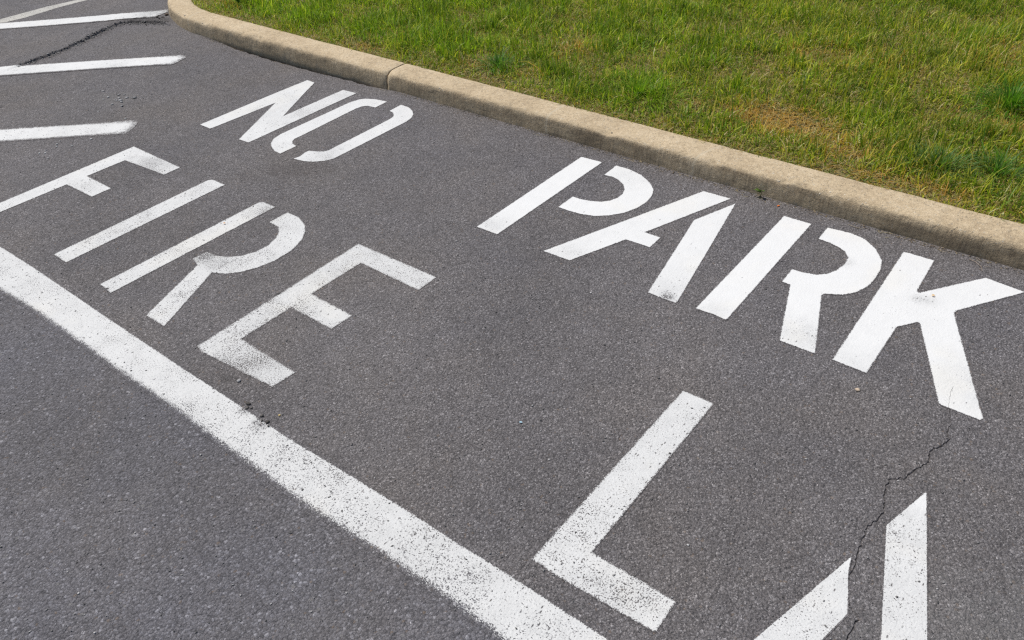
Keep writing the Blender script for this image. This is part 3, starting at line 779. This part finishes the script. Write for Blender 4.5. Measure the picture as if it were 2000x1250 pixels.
def tuft(name, x, y, n, hmean, spread, cols, label, cat='grass tuft', group='thick grass tufts in the lawn'):
    r = np.minimum(np.abs(rng.normal(0, spread, n)), spread*1.5); a = rng.uniform(0, 6.283, n)
    px = x+r*np.cos(a); py = y+r*np.sin(a)
    ok = lawn_in(px, py) > 0; px, py, a, r = px[ok], py[ok], a[ok], r[ok]; n = len(px)
    h = hmean*np.exp(rng.normal(0, .22, n)); lean = np.clip(.25+r/spread*.42+rng.normal(0, .15, n), .05, 1.35)
    c = np.array(cols)[rng.integers(0, len(cols), n)]*(1+rng.normal(0, .12, (n, 1)))
    zz_ = soil_z(px, py)-.004
    V, T, C = blades(px, py, zz_, h, rng.uniform(.0028, .0052, n), lean, a+rng.normal(0, .35, n), np.clip(c, .01, .8), 4, .7)
    base = (x, y, float(soil_z(np.array([x]), np.array([y]))[0]))
    o = fast_mesh(name, V, T, M['grass_blade'], C, loc=base)
    return tag(o, label, cat, group)
DG = [(.09, .24, .02), (.13, .29, .025), (.17, .33, .03)]
BG = [(.16, .28, .09), (.21, .33, .11), (.13, .25, .06)]
YG = [(.25, .42, .025), (.21, .37, .025), (.30, .45, .04)]
tuft('grass_tuft', -.43, 4.18, 420, .115, .085, DG, 'tall dark green grass tuft at the right edge of the lawn')
tuft('grass_tuft', -.52, 3.42, 300, .085, .075, BG, 'bluish green grass tuft near the curb at lower right of the lawn')
tuft('grass_tuft', -.33, 3.50, 260, .085, .08, DG+BG, 'dark low grass tuft by the right frame edge, close to the curb')
tuft('grass_tuft', -2.80, 3.36, 240, .075, .06, BG+DG, 'dull green spreading grass tuft against the middle of the curb')
tuft('grass_tuft', -1.95, 3.42, 420, .085, .13, YG, 'bright yellow green grass tuft near the curb above the letter P')

# ------------------------------------------------------------------ small plants
def leaf_mesh(L, Wd, n=5):
    t_ = np.linspace(0, 1, n); v = []; f = []
    for q in t_:
        ww = Wd*math.sin(math.pi*min(q*.92+.06, 1))**.8
        v += [(q*L, -ww, .10*L*math.sin(q*3)), (q*L, 0, .10*L*math.sin(q*3)-.12*Wd), (q*L, ww, .10*L*math.sin(q*3))]
    for i in range(n-1):
        for j in range(2): a = i*3+j; f.append((a, a+1, a+4, a+3))
    return np.array(v), f
def plant(name, x, y, z, leaves, label, cat, stem=0.0, tint=(.12, .25, .02)):
    root = empty(name, (x, y, z))
    lm = bpy.data.materials.new('leaf_green'); tn = NT(lm)
    cc_ = tn.mix(1.0, tint, tn.lin(.3, .7, .75, 1.25, tn.noise(140, 2)), 'MULTIPLY')
    bb = tn.bsdf(cc_, .5, None, .35); trn = tn.n.new('ShaderNodeBsdfTranslucent'); tn.l.new(cc_, trn.inputs[0])
    mm = tn.n.new('ShaderNodeMixShader'); mm.inputs[0].default_value = .25
    tn.l.new(bb, mm.inputs[1]); tn.l.new(trn.outputs[0], mm.inputs[2]); tn.surf(mm.outputs[0])
    for (az, el, L, Wd, zz_) in leaves:
        v, f = leaf_mesh(L, Wd)
        Rm = np.array(Matrix.Rotation(az, 3, 'Z') @ Matrix.Rotation(-el, 3, 'Y'))
        v = v @ Rm.T+np.array((x, y, z+zz_))
        mesh_obj('leaf', v, f, lm, root, smooth=True)
    if stem > 0:
        v = []; f = []
        for k in range(4):
            for q in range(5): a = q*math.tau/5; r_ = .0018*(1-.12*k); v.append((x+r_*math.cos(a)+.002*k, y+r_*math.sin(a), z-.004+stem*k/3))
        for k in range(3):
            for q in range(5): f.append((k*5+q, k*5+(q+1) % 5, (k+1)*5+(q+1) % 5, (k+1)*5+q))
        mesh_obj('stem', v, f, lm, root, smooth=True)
    return tag(root, label, cat)
plant('weed', -1.076, 2.934, float(hfun(-1.076, 2.934)), [(a, e, .022+.008*(i % 2), .0055, .018+.004*(i % 3)) for i, (a, e) in enumerate([(-2.2, .5), (-1.0, .7), (-.2, .4), (3.0, .6), (-1.6, 1.0), (-2.7, .2)])],
      'tiny green weed sprouting where the curb meets the asphalt', 'weed', .026, (.10, .17, .03))
plant('broadleaf_weed', -5.03, 3.30, SOIL+.02, [(a, .35+.3*(i % 3), .035+.01*(i % 2), .011, .018+.006*(i % 4)) for i, a in enumerate(np.linspace(0, 6.0, 13))],
      'bright green broad leaved weed in the lawn near the curved curb end', 'weed', .03, (.16, .33, .02))

# ------------------------------------------------------------------ loose bits on the asphalt
def pebble(name, x, y, size, tint, label, cat, group=None, flat=.6, lift=None, zoff=0.0, seed=0, par=None):
    z = float(hfun(x, y))+zoff
    V, T, C = stones(np.array([(x, y, z+size*flat*(.62 if lift is None else lift))]), np.array([size]), np.array([tint]), flat, .16, seed)
    o = fast_mesh(name, V, T, M['tinted_stone'], C, loc=(x, y, z))
    return tag(o, label, cat, group)
pebble('stone_chip', -.342, 2.006, .0085, (.60, .48, .36), 'pale pinkish stone chip on the asphalt below the letter K', 'stone', flat=.45, seed=4)
pebble('stone_chip', -1.937, .940, .0085, (.34, .33, .33), 'round grey stone chip between the letter E and the edge line', 'stone', flat=.4, seed=5)
pebble('stone_chip', -1.701, .912, .005, (.62, .47, .22), 'small yellowish stone chip just inside the edge line, below the letter E', 'stone', seed=6)
for i, (x, y) in enumerate([(-4.177, 1.452), (-4.15, 1.435), (-4.171, 1.415), (-4.082, 1.413), (-4.199, 1.52), (-4.17, 1.504), (-4.221, 1.548), (-4.112, 1.555), (-4.102, 1.652)]):
    pebble('white_pebble', x, y, .0048+.0016*((i*7) % 3)/2, (.66, .66, .64), 'small white pebble between the nearest hatch bar and the letter F', 'pebble', 'white pebbles above the letter F', seed=20+i)
for i, (x, y) in enumerate([(-4.407, 1.865), (-4.334, 1.785), (-4.185, 1.895), (-4.186, 1.648), (-4.044, 1.76)][:3]):
    pebble('white_pebble', x, y, .0050, (.60, .60, .58), 'small white pebble just above the tip of the nearest hatch bar', 'pebble', 'white pebbles above the nearest hatch bar', seed=40+i)
rr = np.random.default_rng(12)
for i in range(16):
    x = -4.50+rr.normal(0, .085); y = 2.035+rr.normal(0, .045)
    pebble('asphalt_crumb', x, y, float(rr.uniform(.006, .014)), tuple(np.array((.30, .295, .295))*rr.uniform(.7, 1.5)), 'loose grey crumb in the ravelled patch between two hatch bars', 'asphalt crumb', 'crumbs in the ravelled patch', flat=.28, seed=60+i)
for i, (dx, dy) in enumerate([(0, 0), (.020, .006), (-.016, .012), (.036, -.004), (-.082, .008), (-.094, .022), (-.07, .016)]):
    pebble('asphalt_crumb', -1.727+dx, .866+dy, .0045+.002*(i % 3), (.075, .068, .06) if i % 2 else (.12, .11, .10), 'dark crumb in the broken inner side of the edge line', 'asphalt crumb', 'crumbs in the broken edge line', flat=.35, zoff=.002, seed=90+i)
for i, (x, y, s_) in enumerate([(-5.585, 3.065, .016), (-5.60, 3.00, .012), (-5.565, 3.02, .010), (-5.63, 3.03, .009), (-5.55, 2.985, .009)]):
    pebble('asphalt_crumb', x, y, s_, (.15, .11, .085) if i == 0 else (.085, .075, .065), 'brownish crumb lying against the rounded end of the curb', 'asphalt crumb', 'crumbs at the rounded curb end', flat=.6, seed=110+i)
# flecks of dry leaf and petal
def fleck(x, y, L, tint, label, zoff=.002, az=.5):
    z = float(hfun(x, y))+zoff
    v, f = leaf_mesh(L, L*.32, 4)
    Rm = np.array(Matrix.Rotation(az, 3, 'Z')); v = v @ Rm.T; v[:, :2] -= v[:, :2].mean(0)
    v = v+np.array((x, y, z+.002))
    lm = bpy.data.materials.new('dry_leaf'); tn = NT(lm)
    tn.surf(tn.bsdf(tn.mix(1.0, tint, tn.lin(.3, .7, .8, 1.2, tn.noise(400, 2)), 'MULTIPLY'), .7, None, .3))
    o = mesh_obj('leaf_fragment', v, f, lm, loc=(x, y, z), smooth=True)
    return tag(o, label, 'leaf fragment')
fleck(-2.805, 1.52, .012, (.55, .27, .07), 'rust orange leaf fragment on the upright of the worn letter R', .004)
fleck(-.300, 2.612, .012, (.65, .36, .05), 'yellow orange leaf fragment on the branching of the letter K', .004)
fleck(-.981, 2.903, .014, (.60, .16, .03), 'bright orange leaf fragment at the foot of the curb above the letter R', .001, 1.2)
fleck(-1.085, 1.312, .010, (.40, .58, .68), 'tiny pale blue paper fragment on the open asphalt left of the letter L', .001)
# twigs
def twig(pts_, r_, tint, label):
    P_ = np.array([(x, y, float(hfun(x, y))+z) for x, y, z in pts_]); v = []; f = []
    for k, p_ in enumerate(P_):
        d_ = P_[min(k+1, len(P_)-1)]-P_[max(k-1, 0)]; d_ /= np.linalg.norm(d_)
        s_ = np.cross(d_, (0, 0, 1)); s_ /= np.linalg.norm(s_)+1e-9; u_ = np.cross(s_, d_)
        for q in range(5): a = q*math.tau/5; v.append(p_+(s_*math.cos(a)+u_*math.sin(a))*r_*(1-.5*k/len(P_)))
    for k in range(len(P_)-1):
        for q in range(5): f.append((k*5+q, k*5+(q+1) % 5, (k+1)*5+(q+1) % 5, (k+1)*5+q))
    lm = bpy.data.materials.new('dry_stalk'); tn = NT(lm)
    tn.surf(tn.bsdf(tn.mix(1.0, tint, tn.lin(.3, .7, .8, 1.2, tn.noise(300, 2)), 'MULTIPLY'), .8, None, .2))
    o = mesh_obj('dry_stalk', v, f, lm, loc=tuple(P_[0]), smooth=True)
    return tag(o, label, 'stalk')
twig([(-.262, 2.915, .002), (-.24, 2.905, .006), (-.215, 2.885, .004), (-.205, 2.862, .002)], .0012, (.34, .27, .21), 'thin brown dry stalk on the asphalt above the letter K')
twig([(-.70, 2.915, .002), (-.672, 2.908, .004), (-.645, 2.912, .002)], .0011, (.40, .34, .25), 'short pale dry stalk at the foot of the curb above the letter R')
twig([(-1.73, 2.927, .002), (-1.70, 2.920, .003), (-1.66, 2.922, .002)], .0013, (.42, .35, .28), 'short pale dry stalk at the foot of the curb above the letter P')
twig([(-3.31, 2.925, .002), (-3.285, 2.918, .003), (-3.262, 2.921, .002)], .0012, (.50, .44, .34), 'short pale dry stalk at the foot of the curb joint')

# rubble broken from the seam of the old pavement
n = 420; q = rng.integers(0, len(sl)-1, n); off_ = rng.normal(-.012, .016, n)
xy = sl[q]+sn[q]*off_[:, None]+rng.normal(0, .004, (n, 2)); keep = (xy[:, 1] > 1.95)
xy = xy[keep]; n = len(xy)
cc = np.array([(.20, .185, .175), (.28, .27, .255), (.36, .35, .34), (.13, .12, .11)])[rng.integers(0, 4, n)]
V, T, C = stones(np.column_stack([xy, hfun(xy[:, 0], xy[:, 1])+.002]), np.clip(rng.lognormal(-5.35, .4, n), .002, .008), cc, .35, seed=15)
tag(fast_mesh('seam_rubble', V, T, M['tinted_stone'], C), 'dark crumbled asphalt along the pavement seam at the far left', 'rubble', kind='stuff')

# dead grass blown against the curb foot
n = 420; x = rng.uniform(-4.9, .8, n); y = KERB_Y-.004-np.abs(rng.normal(0, .016, n)); x = x+np.sin(x*9)*.05
cl_ = rng.random(n) < np.clip(fbm(x*2.5, x*0, 301, 2)*2.2-.55, .05, 1); x, y = x[cl_], y[cl_]; n = len(x)
c_ = np.array([(.50, .40, .22), (.36, .27, .15), (.22, .16, .10), (.58, .50, .32)])[rng.integers(0, 4, n)]
V, T, C = blades(x, y, hfun(x, y)+.002, rng.uniform(.008, .030, n), rng.uniform(.0012, .0026, n), rng.uniform(1.35, 1.54, n), rng.choice([0, 3.14], n)+rng.normal(0, .5, n), c_, 2, .05)
tag(fast_mesh('dead_grass', V, T, M['grass_blade'], C), 'bits of dead straw coloured grass lying along the foot of the curb', 'dead grass', kind='stuff')

# litter in the angle between kerb and asphalt, and loose grit over the whole lane
n = 1300; x = rng.uniform(-5.0, .8, n); y = KERB_Y-np.abs(rng.normal(0, .012, n))-.001
keep = (x > -3.2) | (rng.random(n) < .4); x, y = x[keep], y[keep]; n = len(x)
cc = np.array([(.12, .10, .085), (.20, .15, .10), (.07, .06, .055), (.30, .24, .16)])[rng.integers(0, 4, n)]
V, T, C = stones(np.stack([x, y, hfun(x, y)+.0008], 1), rng.uniform(.0012, .0036, n), cc, .6, seed=5)
tag(fast_mesh('curb_foot_litter', V, T, M['tinted_stone'], C), 'fine brown litter gathered along the foot of the curb', 'litter', kind='stuff')
n = 9000; x = rng.uniform(-7.2, .8, n); y = rng.uniform(-.1, 2.93, n)
sx, sy = screen(x, y, np.zeros(n)); k = (np.abs(sx) < 1.12) & (np.abs(sy) < .74); x, y = x[k], y[k]; n = len(x)
mk = np.zeros(n, bool)
for key in ('N', 'O_l', 'O_r', 'P_s', 'P_b', 'A1_l', 'A1_r', 'R1_s', 'R1_b', 'K'): mk |= inside(x, y, np.array(PLAN[key]))
x, y = x[~mk], y[~mk]; n = len(x)
sh = rng.choice([.10, .16, .24, .36, .52], n, p=[.2, .3, .28, .15, .07])[:, None]*np.array([[1, .97, .95]])
V, T, C = stones(np.stack([x, y, hfun(x, y)+.0016], 1), np.clip(rng.lognormal(-6.25, .35, n), .0010, .0036), sh, .35, seed=8)
tag(fast_mesh('loose_grit', V, T, M['tinted_stone'], C), 'fine grey grit scattered over the asphalt', 'grit', kind='stuff')
